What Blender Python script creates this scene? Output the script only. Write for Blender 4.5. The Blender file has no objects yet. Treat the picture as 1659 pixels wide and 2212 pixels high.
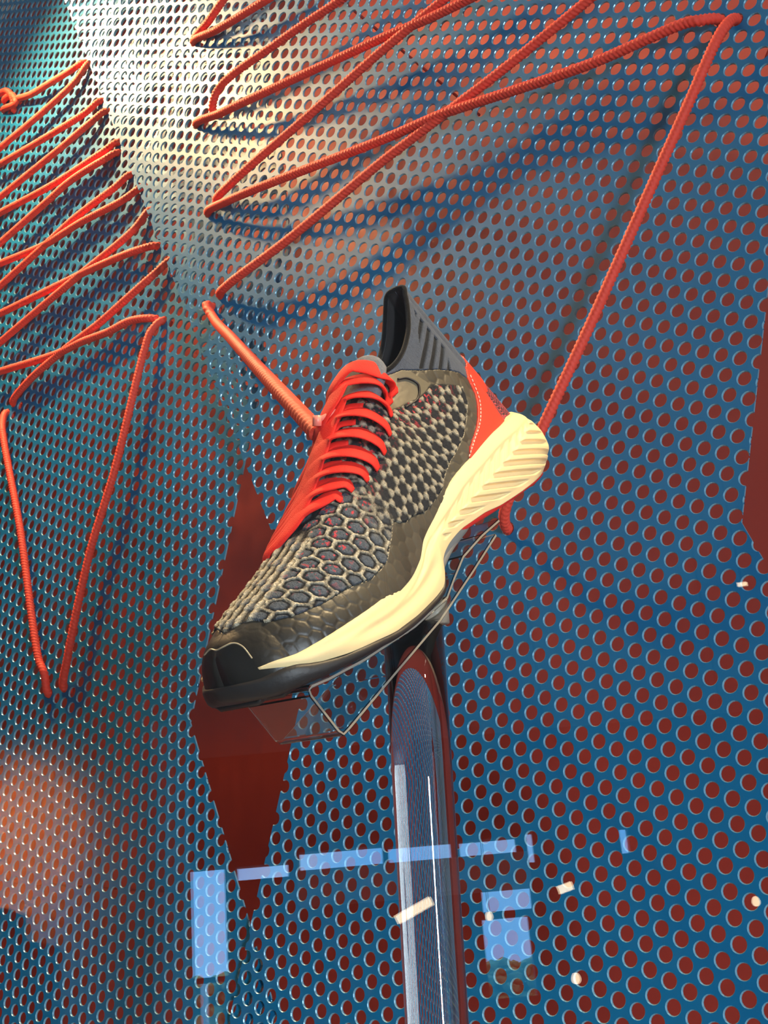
import bpy, bmesh, math
import numpy as np
from mathutils import Vector, Matrix

C = bpy.context.scene
# ================= camera =================
F = 2880.0; CX, CY = 829.5, 1106.0            # focal length and centre in pixels of the 1659 x 2212 frame
W = np.array([[0.7766408, -0.30132621, -0.55320121],      # camera vector (x right, y down, z ahead) -> world
              [0.62485403, 0.25708886, 0.73719927],
              [-0.07991559, -0.91820904, 0.38795059]])
cam = bpy.data.cameras.new('camera'); camo = bpy.data.objects.new('camera', cam)
C.collection.objects.link(camo); C.camera = camo
cam.sensor_fit = 'HORIZONTAL'; cam.sensor_width = 36; cam.lens = 36 * F / 1659
cam.clip_start = 0.02; cam.clip_end = 200
M = Matrix.Identity(4)
for r in range(3):
    M[r][0] = W[r][0]; M[r][1] = -W[r][1]; M[r][2] = -W[r][2]
camo.matrix_world = M
C.view_settings.view_transform = 'Standard'; C.view_settings.look = 'None'
C.view_settings.exposure = 0.0; C.view_settings.gamma = 1.0
C.view_settings.use_curve_mapping = False
# ================= world: a plain daylight sky =================
wd = bpy.data.worlds.new('sky'); C.world = wd; wd.use_nodes = True
nt = wd.node_tree; nt.nodes.clear()
wo = nt.nodes.new('ShaderNodeOutputWorld'); wb = nt.nodes.new('ShaderNodeBackground')
tc = nt.nodes.new('ShaderNodeTexCoord'); wn = nt.nodes.new('ShaderNodeTexNoise'); wr = nt.nodes.new('ShaderNodeValToRGB')
wn.inputs['Scale'].default_value = 3.0; wn.inputs['Detail'].default_value = 4
wr.color_ramp.elements[0].position = 0.42; wr.color_ramp.elements[0].color = (0.16, 0.42, 0.86, 1)
wr.color_ramp.elements[1].position = 0.72; wr.color_ramp.elements[1].color = (0.62, 0.80, 0.98, 1)
nt.links.new(tc.outputs['Generated'], wn.inputs['Vector']); nt.links.new(wn.outputs['Fac'], wr.inputs['Fac'])
nt.links.new(wr.outputs['Color'], wb.inputs['Color']); wb.inputs['Strength'].default_value = 9.0
nt.links.new(wb.outputs['Background'], wo.inputs['Surface'])
# ================= lights =================
def light(name, kind, loc, energy, col, target=None, size=0.05, cone=70, blend=0.5, sy=None):
    l = bpy.data.lights.new(name, kind); o = bpy.data.objects.new(name, l); C.collection.objects.link(o)
    l.energy = energy; l.color = col; o.location = loc
    if kind in ('POINT', 'SPOT'): l.shadow_soft_size = size
    if kind == 'SPOT': l.spot_size = math.radians(cone); l.spot_blend = blend
    if kind == 'AREA':
        l.size = size
        if sy: l.shape = 'RECTANGLE'; l.size_y = sy
    if target is not None:
        o.rotation_euler = (Vector(target) - Vector(loc)).to_track_quat('-Z', 'Y').to_euler()
    return o
WARM = (1.0, 0.74, 0.42); NEUT = (1.0, 0.93, 0.84); COOL = (0.86, 0.94, 1.0)
LAMP_A = (-1.50, 0.74, 1.84)      # spot at the top left, close to the panels
LAMP_B = (0.80, 0.42, 2.00)       # spot at the top right, aimed at the shoe
light('spot_light', 'SPOT', LAMP_A, 165, (1.0, 0.63, 0.27), (-1.20, 1.05, 1.20), size=0.03, cone=108, blend=1.0)
light('spot_light', 'SPOT', LAMP_B, 340, (1.0, 0.74, 0.40), (-0.42, 0.60, 0.28), size=0.03, cone=21, blend=0.7)
light('case_light', 'AREA', (-0.6, 0.45, 2.2), 11, (1.0, .88, .72), (-0.7, 1.02, 0.2), size=2.6, sy=0.25)
light('hall_fill', 'AREA', (-4.0, -5.0, -1.3), 62, COOL, (-4.0, -5.0, 9), size=6, sy=5)  # added uplight at floor level without a fixture, brightens the hall ceiling
sl = light('side_fill', 'AREA', (3.6, -1.8, -0.7), 42, (0.78, 0.90, 1.0), (-1.0, 1.0, -0.45), size=0.35, sy=1.6); sl.data.spread = math.radians(62)  # added cool fill from the low right; there is no window
light('pillar_light', 'SPOT', (0, 0, 0), 170, (1.0, 0.36, 0.10), size=0.05, cone=150, blend=1)   # placed at the pillar below
# ================= helpers =================
def T(o, label=None, cat=None, group=None, kind=None):
    if label: o['label'] = label
    if cat: o['category'] = cat
    if group: o['group'] = group
    if kind: o['kind'] = kind
    return o
def link(name, me, mats, parent=None, loc=None):
    o = bpy.data.objects.new(name, me)
    C.collection.objects.link(o)
    for m in (mats if isinstance(mats, (list, tuple)) else [mats]): me.materials.append(m)
    if parent: o.parent = parent
    if loc is not None: o.location = loc
    return o
def mesh(name, v, f, mats, parent=None, smooth=True, mi=None, col=None):
    """v (n,3), f list of faces or (m,4)/(m,3) int array"""
    me = bpy.data.meshes.new(name)
    v = np.asarray(v, float)
    if isinstance(f, np.ndarray):
        k = f.shape[1]
        me.vertices.add(len(v)); me.vertices.foreach_set('co', v.ravel())
        me.loops.add(f.size); me.loops.foreach_set('vertex_index', f.ravel().astype(np.int32))
        me.polygons.add(len(f)); me.polygons.foreach_set('loop_start', (np.arange(len(f)) * k).astype(np.int32))
        me.polygons.foreach_set('loop_total', np.full(len(f), k, np.int32))
        if mi is not None: me.polygons.foreach_set('material_index', mi.astype(np.int32))
        me.update(calc_edges=True)
    else:
        me.from_pydata([tuple(p) for p in v], [], [tuple(q) for q in f])
        if mi is not None: me.polygons.foreach_set('material_index', np.array(mi, np.int32))
        me.update()
    me.polygons.foreach_set('use_smooth', np.full(len(me.polygons), smooth))
    if col is not None:
        at_ = me.color_attributes.new('col', 'FLOAT_COLOR', 'POINT')
        c4 = np.ones((len(v), 4)); c4[:, :3] = col
        at_.data.foreach_set('color', c4.ravel())
    return link(name, me, mats, parent)
def empty(name, loc=(0, 0, 0)):
    o = bpy.data.objects.new(name, None); C.collection.objects.link(o); o.location = loc; o.empty_display_size = .05
    return o
def box(name, lo, hi, m, parent=None, bevel=0):
    bm = bmesh.new(); bmesh.ops.create_cube(bm, size=1)
    lo = Vector(lo); hi = Vector(hi)
    for v in bm.verts: v.co = Vector([(lo[i] + hi[i]) / 2 + v.co[i] * (hi[i] - lo[i]) for i in range(3)])
    if bevel: bmesh.ops.bevel(bm, geom=bm.edges[:], offset=bevel, segments=2, affect='EDGES')
    me = bpy.data.meshes.new(name); bm.to_mesh(me); bm.free()
    return link(name, me, m, parent)
def hexa(P, m, name, parent=None, bevel=0):
    """box from 8 corner points ordered bottom 0-3, top 4-7"""
    bm = bmesh.new(); vs = [bm.verts.new(p) for p in P]
    for q in ((0, 1, 2, 3), (7, 6, 5, 4), (0, 4, 5, 1), (1, 5, 6, 2), (2, 6, 7, 3), (3, 7, 4, 0)): bm.faces.new([vs[i] for i in q])
    bmesh.ops.recalc_face_normals(bm, faces=bm.faces[:])
    if bevel: bmesh.ops.bevel(bm, geom=bm.edges[:], offset=bevel, segments=3, affect='EDGES')
    me = bpy.data.meshes.new(name); bm.to_mesh(me); bm.free()
    return link(name, me, m, parent)
def frames(P):
    P = np.asarray(P, float); Tn = np.gradient(P, axis=0); Tn /= np.linalg.norm(Tn, axis=1)[:, None] + 1e-12
    n = np.cross(Tn[0], [0.3, 0.2, 1.0]); n /= np.linalg.norm(n); out = [n]
    for k in range(1, len(P)):
        n = out[-1] - Tn[k] * (out[-1] @ Tn[k]); n /= np.linalg.norm(n); out.append(n)
    Nn = np.array(out); return Tn, Nn, np.cross(Tn, Nn)
def smooth_path(P, step):
    """centripetal Catmull-Rom through P, resampled every `step`"""
    P = np.asarray(P, float); Q = np.vstack([2 * P[0] - P[1], P, 2 * P[-1] - P[-2]]); out = []
    for k in range(1, len(Q) - 2):
        p0, p1, p2, p3 = Q[k - 1:k + 3]
        t = [0.0]
        for u, w_ in ((p0, p1), (p1, p2), (p2, p3)): t.append(t[-1] + max(np.linalg.norm(w_ - u), 1e-6) ** .5)
        n = max(4, int(np.linalg.norm(p2 - p1) / step * 2))
        s = np.linspace(t[1], t[2], n, endpoint=False)[:, None]
        A1 = (t[1] - s) / (t[1] - t[0]) * p0 + (s - t[0]) / (t[1] - t[0]) * p1
        A2 = (t[2] - s) / (t[2] - t[1]) * p1 + (s - t[1]) / (t[2] - t[1]) * p2
        A3 = (t[3] - s) / (t[3] - t[2]) * p2 + (s - t[2]) / (t[3] - t[2]) * p3
        B1 = (t[2] - s) / (t[2] - t[0]) * A1 + (s - t[0]) / (t[2] - t[0]) * A2
        B2 = (t[3] - s) / (t[3] - t[1]) * A2 + (s - t[1]) / (t[3] - t[1]) * A3
        out.append((t[2] - s) / (t[2] - t[1]) * B1 + (s - t[1]) / (t[2] - t[1]) * B2)
    P2 = np.vstack(out + [P[-1:]])
    L = np.r_[0, np.cumsum(np.linalg.norm(np.diff(P2, axis=0), axis=1))]
    m = max(3, int(L[-1] / step)); s = np.linspace(0, L[-1], m)
    return np.stack([np.interp(s, L, P2[:, i]) for i in range(3)], 1)
def tube_data(P, rad, n=10, fn=None):
    Tn, N1, N2 = frames(P); m = len(P)
    L = np.r_[0, np.cumsum(np.linalg.norm(np.diff(P, axis=0), axis=1))]
    th = np.arange(n) * 2 * np.pi / n
    r = np.full((m, n), rad, float) if fn is None else rad * fn(L[:, None], th[None])
    V_ = P[:, None] + r[..., None] * (np.cos(th)[None, :, None] * N1[:, None] + np.sin(th)[None, :, None] * N2[:, None])
    i = np.arange(m - 1)[:, None] * n; j = np.arange(n)[None]; j2 = (j + 1) % n
    f = np.stack([i + j, i + j2, i + n + j2, i + n + j], -1).reshape(-1, 4)
    v = V_.reshape(-1, 3); k = len(v)
    v = np.vstack([v, P[:1], P[-1:]])
    c0 = np.stack([np.full(n, k), (np.arange(n) + 1) % n, np.arange(n), np.full(n, k)], 1)
    return v, f, n, m
def tube(name, P, rad, m, parent=None, n=10, fn=None):
    v, f, n_, k = tube_data(np.asarray(P, float), rad, n, fn)
    fl = [tuple(q) for q in f] if len(f) < 400 else None
    if fl is not None:
        fl.append(tuple(range(n_ - 1, -1, -1))); fl.append(tuple((k - 1) * n_ + np.arange(n_)))
        return mesh(name, v[:-2], fl, m, parent)
    cap = np.array([[0 * n_ + a, 0 * n_ + (a - 1) % n_, 0 * n_ + (a - 2) % n_, 0] for a in range(3, n_, 2)])
    e = (k - 1) * n_
    caps = [[e, e + a, e + a + 1, e + min(a + 2, n_ - 1)] for a in range(1, n_ - 2, 2)] + [[0, a + 2 if a + 2 < n_ else n_ - 1, a + 1, a] for a in range(1, n_ - 2, 2)]
    return mesh(name, v[:-2], np.vstack([f, np.array(caps)]), m, parent)

# ================= materials =================
def mat(name, col, rough=0.5, metal=0.0, spec=0.5, noise=None, bump=None, attr=False, coat=0, sheen=0, trans=0, ior=1.45, bumpdist=0.001):
    m = bpy.data.materials.new(name); m.use_nodes = True; nt = m.node_tree; b = nt.nodes['Principled BSDF']
    b.inputs['Base Color'].default_value = (*col, 1); b.inputs['Roughness'].default_value = rough
    b.inputs['Metallic'].default_value = metal; b.inputs['Specular IOR Level'].default_value = spec
    b.inputs['IOR'].default_value = ior
    if coat: b.inputs['Coat Weight'].default_value = coat; b.inputs['Coat Roughness'].default_value = 0.15
    if sheen: b.inputs['Sheen Weight'].default_value = sheen
    if trans: b.inputs['Transmission Weight'].default_value = trans
    geo = nt.nodes.new('ShaderNodeTexCoord')
    src = None
    if attr:
        at_ = nt.nodes.new('ShaderNodeAttribute'); at_.attribute_name = 'col'; src = at_.outputs['Color']
        nt.links.new(src, b.inputs['Base Color'])
    if noise:
        sc, amt = noise
        n = nt.nodes.new('ShaderNodeTexNoise'); n.inputs['Scale'].default_value = sc; n.inputs['Detail'].default_value = 5
        nt.links.new(geo.outputs['Object'], n.inputs['Vector'])
        mr = nt.nodes.new('ShaderNodeMapRange'); mr.inputs['To Min'].default_value = 1 - amt; mr.inputs['To Max'].default_value = 1 + amt
        nt.links.new(n.outputs['Fac'], mr.inputs['Value'])
        mx = nt.nodes.new('ShaderNodeVectorMath'); mx.operation = 'SCALE'
        if src is not None: nt.links.new(src, mx.inputs[0])
        else: mx.inputs[0].default_value = col
        nt.links.new(mr.outputs['Result'], mx.inputs['Scale']); nt.links.new(mx.outputs['Vector'], b.inputs['Base Color'])
    if bump:
        sc, st = bump
        n = nt.nodes.new('ShaderNodeTexNoise'); n.inputs['Scale'].default_value = sc; n.inputs['Detail'].default_value = 3
        nt.links.new(geo.outputs['Object'], n.inputs['Vector'])
        bp = nt.nodes.new('ShaderNodeBump'); bp.inputs['Strength'].default_value = st; bp.inputs['Distance'].default_value = bumpdist
        nt.links.new(n.outputs['Fac'], bp.inputs['Height']); nt.links.new(bp.outputs['Normal'], b.inputs['Normal'])
    return m
def emis(name, col, s):
    m = bpy.data.materials.new(name); m.use_nodes = True; nt = m.node_tree; nt.nodes.clear()
    o = nt.nodes.new('ShaderNodeOutputMaterial'); e = nt.nodes.new('ShaderNodeEmission')
    e.inputs['Color'].default_value = (*col, 1); e.inputs['Strength'].default_value = s
    nt.links.new(e.outputs[0], o.inputs['Surface']); return m
def pane_mat():
    m = bpy.data.materials.new('window_glass'); m.use_nodes = True; nt = m.node_tree; nt.nodes.clear()
    o = nt.nodes.new('ShaderNodeOutputMaterial'); mx = nt.nodes.new('ShaderNodeMixShader')
    t = nt.nodes.new('ShaderNodeBsdfTransparent'); g = nt.nodes.new('ShaderNodeBsdfGlossy'); g.inputs['Roughness'].default_value = 0.0
    f = nt.nodes.new('ShaderNodeFresnel'); f.inputs['IOR'].default_value = 1.5
    ge = nt.nodes.new('ShaderNodeNewGeometry'); ml = nt.nodes.new('ShaderNodeMapRange')     # same reflectance on both faces of the sheet
    ml.inputs['To Min'].default_value = 1.5; ml.inputs['To Max'].default_value = 1 / 1.5
    nt.links.new(ge.outputs['Backfacing'], ml.inputs['Value']); nt.links.new(ml.outputs['Result'], f.inputs['IOR'])
    nt.links.new(f.outputs[0], mx.inputs[0]); nt.links.new(t.outputs[0], mx.inputs[1]); nt.links.new(g.outputs[0], mx.inputs[2])
    nt.links.new(mx.outputs[0], o.inputs['Surface']); return m
def acrylic_mat():
    m = bpy.data.materials.new('clear_acrylic'); m.use_nodes = True; nt = m.node_tree; nt.nodes.clear()
    o = nt.nodes.new('ShaderNodeOutputMaterial'); g = nt.nodes.new('ShaderNodeBsdfGlass')
    g.inputs['IOR'].default_value = 1.49; g.inputs['Roughness'].default_value = 0.0; g.inputs['Color'].default_value = (.96, .98, .97, 1)
    nt.links.new(g.outputs[0], o.inputs['Surface']); return m
mPaint = mat('blue_powder_coat', (0.0, 0.125, 0.29), rough=0.40, spec=0.5, noise=(9, .06), bump=(900, .05))
mEdge = mat('cut_metal_edge', (0.16, 0.36, 0.48), rough=0.25, metal=0.25, spec=0.8)
mWall = mat('red_wall_paint', (0.30, 0.030, 0.019), rough=0.55, noise=(2.2, .07))
mRope = mat('red_braided_cord', (0.78, 0.060, 0.030), rough=0.62, noise=(300, .12), bump=(1500, .3))
mLace = mat('red_flat_lace', (0.80, 0.022, 0.012), rough=0.7, spec=.3, bump=(1800, .35))
mCream = mat('cream_foam', (0.82, 0.63, 0.32), rough=0.5, spec=.35, bump=(700, .05))
mBlackR = mat('black_rubber', (0.016, 0.014, 0.013), rough=0.5, bump=(500, .15))
mRedR = mat('red_rubber', (0.62, 0.02, 0.015), rough=0.4)
mGreyR = mat('grey_rubber', (0.20, 0.19, 0.17), rough=0.6)
mTPU = mat('dark_moulded_skin', (0.05, 0.045, 0.034), rough=0.42, spec=.5, attr=True, bump=(260, .25))
mKnit = mat('knit_yarn', (0.1, 0.1, 0.1), rough=0.85, spec=.2, attr=True, noise=(1300, .75), bump=(1400, .8))
mColl = mat('grey_collar_knit', (0.08, 0.09, 0.11), rough=0.9, spec=.2, sheen=.15, attr=True, noise=(800, .25), bump=(1600, .6))
mLining = mat('dark_lining', (0.012, 0.010, 0.010), rough=0.95)
mStrip = mat('red_heel_film', (0.86, 0.055, 0.028), rough=0.33, spec=.5)
mStitch = mat('pale_thread', (0.85, 0.5, 0.4), rough=.7)
mPane = pane_mat(); mAcr = acrylic_mat()
mAcrE = mat('gold_lit_acrylic_edge', (.95, .86, .66), rough=.35, trans=.75, ior=1.49)  # frosted; the warm tint stands in for gold light caught along the edges
mTie = mat('pink_plastic_tie', (0.9, 0.25, 0.18), rough=.35)
mWhite = mat('white_paint', (0.72, 0.70, 0.66), rough=.6)
mGrey = mat('grey_plaster', (0.42, 0.43, 0.45), rough=.8, noise=(.8, .08))
mDark = mat('dark_paint', (0.014, 0.015, 0.018), rough=.6)
mBlackM = mat('black_metal', (0.02, 0.02, 0.02), rough=.4, metal=.5)
mTile = mat('pale_floor', (0.16, 0.155, 0.15), rough=.4, noise=(1.2, .1))
mStoneP = mat('tan_pillar', (0.42, 0.32, 0.26), rough=.7, noise=(3, .12))
mLeaf = mat('hedge_leaves', (0.22, 0.30, 0.09), rough=.7, noise=(6, .6))
mBulb = emis('lamp_glow', (1.0, .70, .38), 45)
mBulb2 = emis('lamp_tube_glow', (1.0, .80, .52), 14)
# ================= measuring =================
def ray(px): return W @ np.array([(px[0] - CX) / F, (px[1] - CY) / F, 1.0])
def hit(px, P0, n): r = ray(px); return r * (np.dot(P0, n) / np.dot(r, n))
YP = 1.0189                                        # front panel stands in the plane y = YP
PLANES = {
 'front': dict(o=np.array([-0.76462, YP, 0.53622]), u=np.array([1., 0, 0]), v=np.array([0, 0, -1.]), n=np.array([0, 1., 0]), off=(11.294 * .02, 20.765 * .02)),
 'rear': dict(o=np.array([-0.78054, 1.04016, 0.54738]), u=np.array([.9996, -.0278, .0012]), v=np.array([-.0001, -.0460, -.9989]), n=np.array([.0278, .9986, -.0460]), off=(-29.352 * .02, -13.395 * .02)),
}
def uv(px, pl):
    P = hit(px, pl['o'], pl['n']) - pl['o']; return np.array([P @ pl['u'], P @ pl['v']])
PITCH = 0.02; SU = 0.8 * PITCH
def nearest_hole(q, pl):
    best = None; u0, v0 = pl['off']; i0 = round((q[0] - u0) / SU)
    for i in (i0 - 1, i0, i0 + 1):
        j = round((q[1] - v0 - i * PITCH / 2) / PITCH); h = np.array([u0 + i * SU, v0 + i * PITCH / 2 + j * PITCH])
        d = np.hypot(*(h - q))
        if best is None or d < best[0]: best = (d, h)
    return best[1]
def world(q, pl, out=0.0): return pl['o'] + pl['u'] * q[0] + pl['v'] * q[1] - pl['n'] * out
# ================= perforated panels =================
def clip(poly, P, n, flags=None):
    out = []
    for k in range(len(poly)):
        a = poly[k]; b = poly[(k + 1) % len(poly)]; da = (a - P) @ n; db = (b - P) @ n
        if da >= 0: out.append(a)
        if (da >= 0) != (db >= 0): out.append(a + (b - a) * (da / (da - db)))
    return out
def perforated(name, pl, pieces, m, thick=0.0022, RO=0.0071, RI=0.0064, NS=16):
    """pieces: convex polygons in plane metres; outer[k] flags which edges are real sheet edges"""
    th = (np.arange(NS) + .5) * 2 * np.pi / NS; cs = np.stack([np.cos(th), np.sin(th)], 1)
    hw, hh = SU / 2, PITCH / 2
    sq = cs / np.maximum(abs(cs[:, :1]) / hw, abs(cs[:, 1:]) / hh)
    # put true corners on the square ring
    for sx in (-1, 1):
        for sy in (-1, 1):
            k = np.argmin(np.hypot(sq[:, 0] - sx * hw, sq[:, 1] - sy * hh)); sq[k] = (sx * hw, sy * hh)
    ring = [(sq, 0.0), (cs * RO, 0.0), (cs * RI, 0.0009), (cs * RI, thick), (sq, thick)]
    tv = np.concatenate([np.c_[r, np.full(NS, d)] for r, d in ring])           # (5*NS, 3) u, v, depth
    k = np.arange(NS); k2 = (k + 1) % NS
    tf = np.concatenate([np.stack([a * NS + k, a * NS + k2, (a + 1) * NS + k2, (a + 1) * NS + k], 1) for a in range(4)])
    tm = np.repeat([0, 1, 1, 0], NS)
    u0, v0 = pl['off']; full = []; vs = []; fs = []; ms = []; nv = 0
    allp = np.vstack([p for p, _ in pieces])
    i_lo = int((allp[:, 0].min() - u0) / SU) - 2; i_hi = int((allp[:, 0].max() - u0) / SU) + 2
    for i in range(i_lo, i_hi + 1):
        uc = u0 + i * SU
        j_lo = int((allp[:, 1].min() - v0 - i * PITCH / 2) / PITCH) - 2; j_hi = int((allp[:, 1].max() - v0 - i * PITCH / 2) / PITCH) + 2
        for j in range(j_lo, j_hi + 1):
            c = np.array([uc, v0 + i * PITCH / 2 + j * PITCH])
            for pts, real in pieces:
                n_ = len(pts); st = 'in'; cut = []
                for e in range(n_):
                    a = pts[e]; b = pts[(e + 1) % n_]; d = b - a; nn = np.array([-d[1], d[0]]); nn /= np.hypot(*nn)
                    s = (c - a) @ nn; reach = abs(nn[0]) * hw + abs(nn[1]) * hh
                    if s < -reach: st = 'out'; break
                    if s < reach: cut.append((a, nn, real[e]))
                if st == 'out': continue
                if not cut: full.append(c); continue
                for q, mt in zip(tf, tm):
                    poly3 = tv[q]
                    p2 = [np.append(p[:2] + c, p[2]) for p in poly3]
                    for a, nn, _ in cut:
                        if not p2: break
                        out = []
                        for w_ in range(len(p2)):
                            A = p2[w_]; B = p2[(w_ + 1) % len(p2)]; da = (A[:2] - a) @ nn; db = (B[:2] - a) @ nn
                            if da >= -1e-9: out.append(A)
                            if (da >= -1e-9) != (db >= -1e-9): out.append(A + (B - A) * (da / (da - db)))
                        p2 = out
                    if len(p2) < 3: continue
                    fs.append(list(range(nv, nv + len(p2)))); ms.append(mt); vs.extend(p2); nv += len(p2)
                    if mt == 0 and poly3[0][2] == 0:
                        for a, nn, rl in cut:
                            if not rl: continue
                            for w_ in range(len(p2)):
                                A = p2[w_]; B = p2[(w_ + 1) % len(p2)]
                                if abs((A[:2] - a) @ nn) < 1e-7 and abs((B[:2] - a) @ nn) < 1e-7 and np.hypot(*(A - B)[:2]) > 1e-5:
                                    A2 = A.copy(); B2 = B.copy(); A2[2] = B2[2] = thick
                                    vs.extend([A, B, B2, A2]); fs.append([nv, nv + 1, nv + 2, nv + 3]); ms.append(1); nv += 4
    full = np.array(full); nf = len(full)
    V_ = np.repeat(tv[None], nf, 0).copy(); V_[:, :, :2] += full[:, None]
    Fq = (tf[None] + (np.arange(nf) * len(tv))[:, None, None]).reshape(-1, 4)
    V_ = V_.reshape(-1, 3)
    allv = np.vstack([V_, np.array(vs).reshape(-1, 3)]) if vs else V_
    Wd = pl['o'] + allv[:, :1] * pl['u'] + allv[:, 1:2] * pl['v'] + allv[:, 2:] * pl['n']
    me = bpy.data.meshes.new(name)
    lt = np.r_[np.full(len(Fq), 4), [len(q) for q in fs]].astype(np.int32)
    li = np.r_[Fq.ravel(), np.array([x + len(V_) for q in fs for x in q], int)].astype(np.int32)
    me.vertices.add(len(Wd)); me.vertices.foreach_set('co', Wd.ravel())
    me.loops.add(len(li)); me.loops.foreach_set('vertex_index', li)
    me.polygons.add(len(lt)); me.polygons.foreach_set('loop_start', np.r_[0, np.cumsum(lt)[:-1]].astype(np.int32)); me.polygons.foreach_set('loop_total', lt)
    me.polygons.foreach_set('material_index', np.r_[np.tile(tm, nf), np.array(ms, int)].astype(np.int32))
    me.update(calc_edges=True); me.validate(); me.polygons.foreach_set('use_smooth', np.zeros(len(me.polygons), bool))
    print(name, 'cells', nf, 'faces', len(me.polygons))
    return link(name, me, m)
def poly(pl, pts): return np.array([uv(p, pl) for p in pts])
pf = PLANES['front']; pr = PLANES['rear']
def orient(P, real):
    A = 0.5 * sum(P[k][0] * P[(k + 1) % len(P)][1] - P[(k + 1) % len(P)][0] * P[k][1] for k in range(len(P)))
    if A < 0:
        P = P[::-1]; n = len(real); real = [real[(n - 2 - k) % n] for k in range(n)]
    return P, real
fp = [orient(poly(pf, [(104, -90), (679, 1385), (1601, 1128), (1738, -90)]), [1, 0, 1, 0]),
      orient(poly(pf, [(679, 1385), (473, 2300), (2150, 2300), (2150, 2060), (1601, 1128)]), [1, 0, 0, 1, 0])]
rp = [orient(poly(pr, [(-160, -90), (560, -90), (628, 520), (410, 1560), (-160, 1560)]), [0, 1, 1, 0, 0]),
      orient(poly(pr, [(-160, 1560), (410, 1560), (628, 2300), (-160, 2300)]), [0, 1, 0, 0])]
YB = 1.42                                          # the red wall behind
panF = T(perforated('perforated_panel', pf, fp, [mPaint, mEdge]), 'blue perforated metal panel behind the shoe, overlapping in front of its neighbour', 'panel', 'blue perforated panels')
panR = T(perforated('perforated_panel', pr, rp, [mPaint, mEdge]), 'blue perforated metal panel with zigzag red cord, tucked behind its neighbour', 'panel', 'blue perforated panels')
def rods(pan, pl, pts):
    for px in pts:
        q = nearest_hole(uv(px, pl), pl) + np.array([SU / 2, PITCH / 4])
        A = world(q, pl, -0.002); B = np.array([A[0], YB - .004, A[2]])
        tube('spacer_rod', [A, (A + B) / 2, B], 0.002, mWall, pan, n=8)
rods(panF, pf, [(640, -60), (1640, -60), (1900, 2240)])
rods(panR, pr, [(-110, 300), (-110, 1900)])
# ================= the display case =================
XL, XR, ZT, ZB, YG = -3.3, 2.6, 2.3, -0.9, 0.30
def S(o): o['kind'] = 'structure'; return o
S(box('wall_back', (XL - .1, YB, ZB - .1), (XR + .1, YB + .1, ZT + .1), mWall))
S(box('wall_left', (XL - .1, YG, ZB - .1), (XL, YB, ZT + .1), mWall))
S(box('wall_right', (XR, YG, ZB - .1), (XR + .1, YB, ZT + .1), mWall))
S(box('ceiling', (XL, YG, ZT), (XR, YB, ZT + .1), mWhite))
S(box('floor', (XL, YG, ZB - .1), (XR, YB, ZB), mWhite))
w1 = S(box('window_1', (XL, YG, ZB), (XR, YG + .008, ZT), mPane))
# ================= ropes =================
RR_ = 0.0051
def braid(L, th):
    return 1 + 0.12 * np.sin(2 * np.pi * L / 0.0046 + 3.0 * np.abs(th - np.pi))
def strand(pl, pts, parent, lift=0.010, r=RR_, hole=(1, 1), name='strand'):
    """cord lying on panel pl; it comes out of the hole nearest each end (where the hole flag is set) and stands a little off the sheet"""
    pts = [np.array(p, float) for p in pts]; n = len(pts)
    L = np.r_[0, np.cumsum([np.hypot(*(pts[k + 1] - pts[k])) for k in range(n - 1)])]; tot = L[-1]
    def pos(s, off): p = np.array([np.interp(s, L, [q[i] for q in pts]) for i in (0, 1)]); return hit(p, world((0, 0), pl, off), pl['n'])
    P = []; ks = sorted(set([s for s in L[1:-1]] + [s for s in (45, tot / 2, tot - 45) if 20 < s < tot - 20 and min(abs(L - s)) > 25]))
    ks = [s for s in ks if (s > 16 or not hole[0]) and (s < tot - 16 or not hole[1])]
    if hole[0]:
        h = nearest_hole(uv(pts[0], pl), pl); P += [world(h, pl, -0.012), world(h, pl, 0.0012)]
    else: P.append(pos(0, r + .002 + lift))
    for s in ks:
        e = min(s if hole[0] else 999, tot - s if hole[1] else 999)
        P.append(pos(s, r + .0015 + lift * (1 - math.exp(-e / 60))))
    if hole[1]:
        h2 = nearest_hole(uv(pts[-1], pl), pl); P += [world(h2, pl, 0.0012), world(h2, pl, -0.012)]
    else: P.append(pos(tot, r + .002 + lift))
    return tube(name, smooth_path(P, 0.0010), r, mRope, parent, n=12, fn=braid)
ropeL = T(empty('braided_rope', world(uv((200, 500), pr), pr, .02)), 'red braided cord laced in tight zigzags across the narrow receding panel', 'rope', 'red display cords')
ropeR = T(empty('braided_rope', world(uv((900, 300), pf), pf, .02)), 'red braided cord laced in long zigzags above and right of the shoe', 'rope', 'red display cords')
bpy.context.view_layer.update()
def parent_keep(o, p): o.parent = p; o.matrix_parent_inverse = p.matrix_world.inverted()
def ST_(pl, pts, par, **k):
    o = strand(pl, pts, None, **k); parent_keep(o, par); return o
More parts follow.
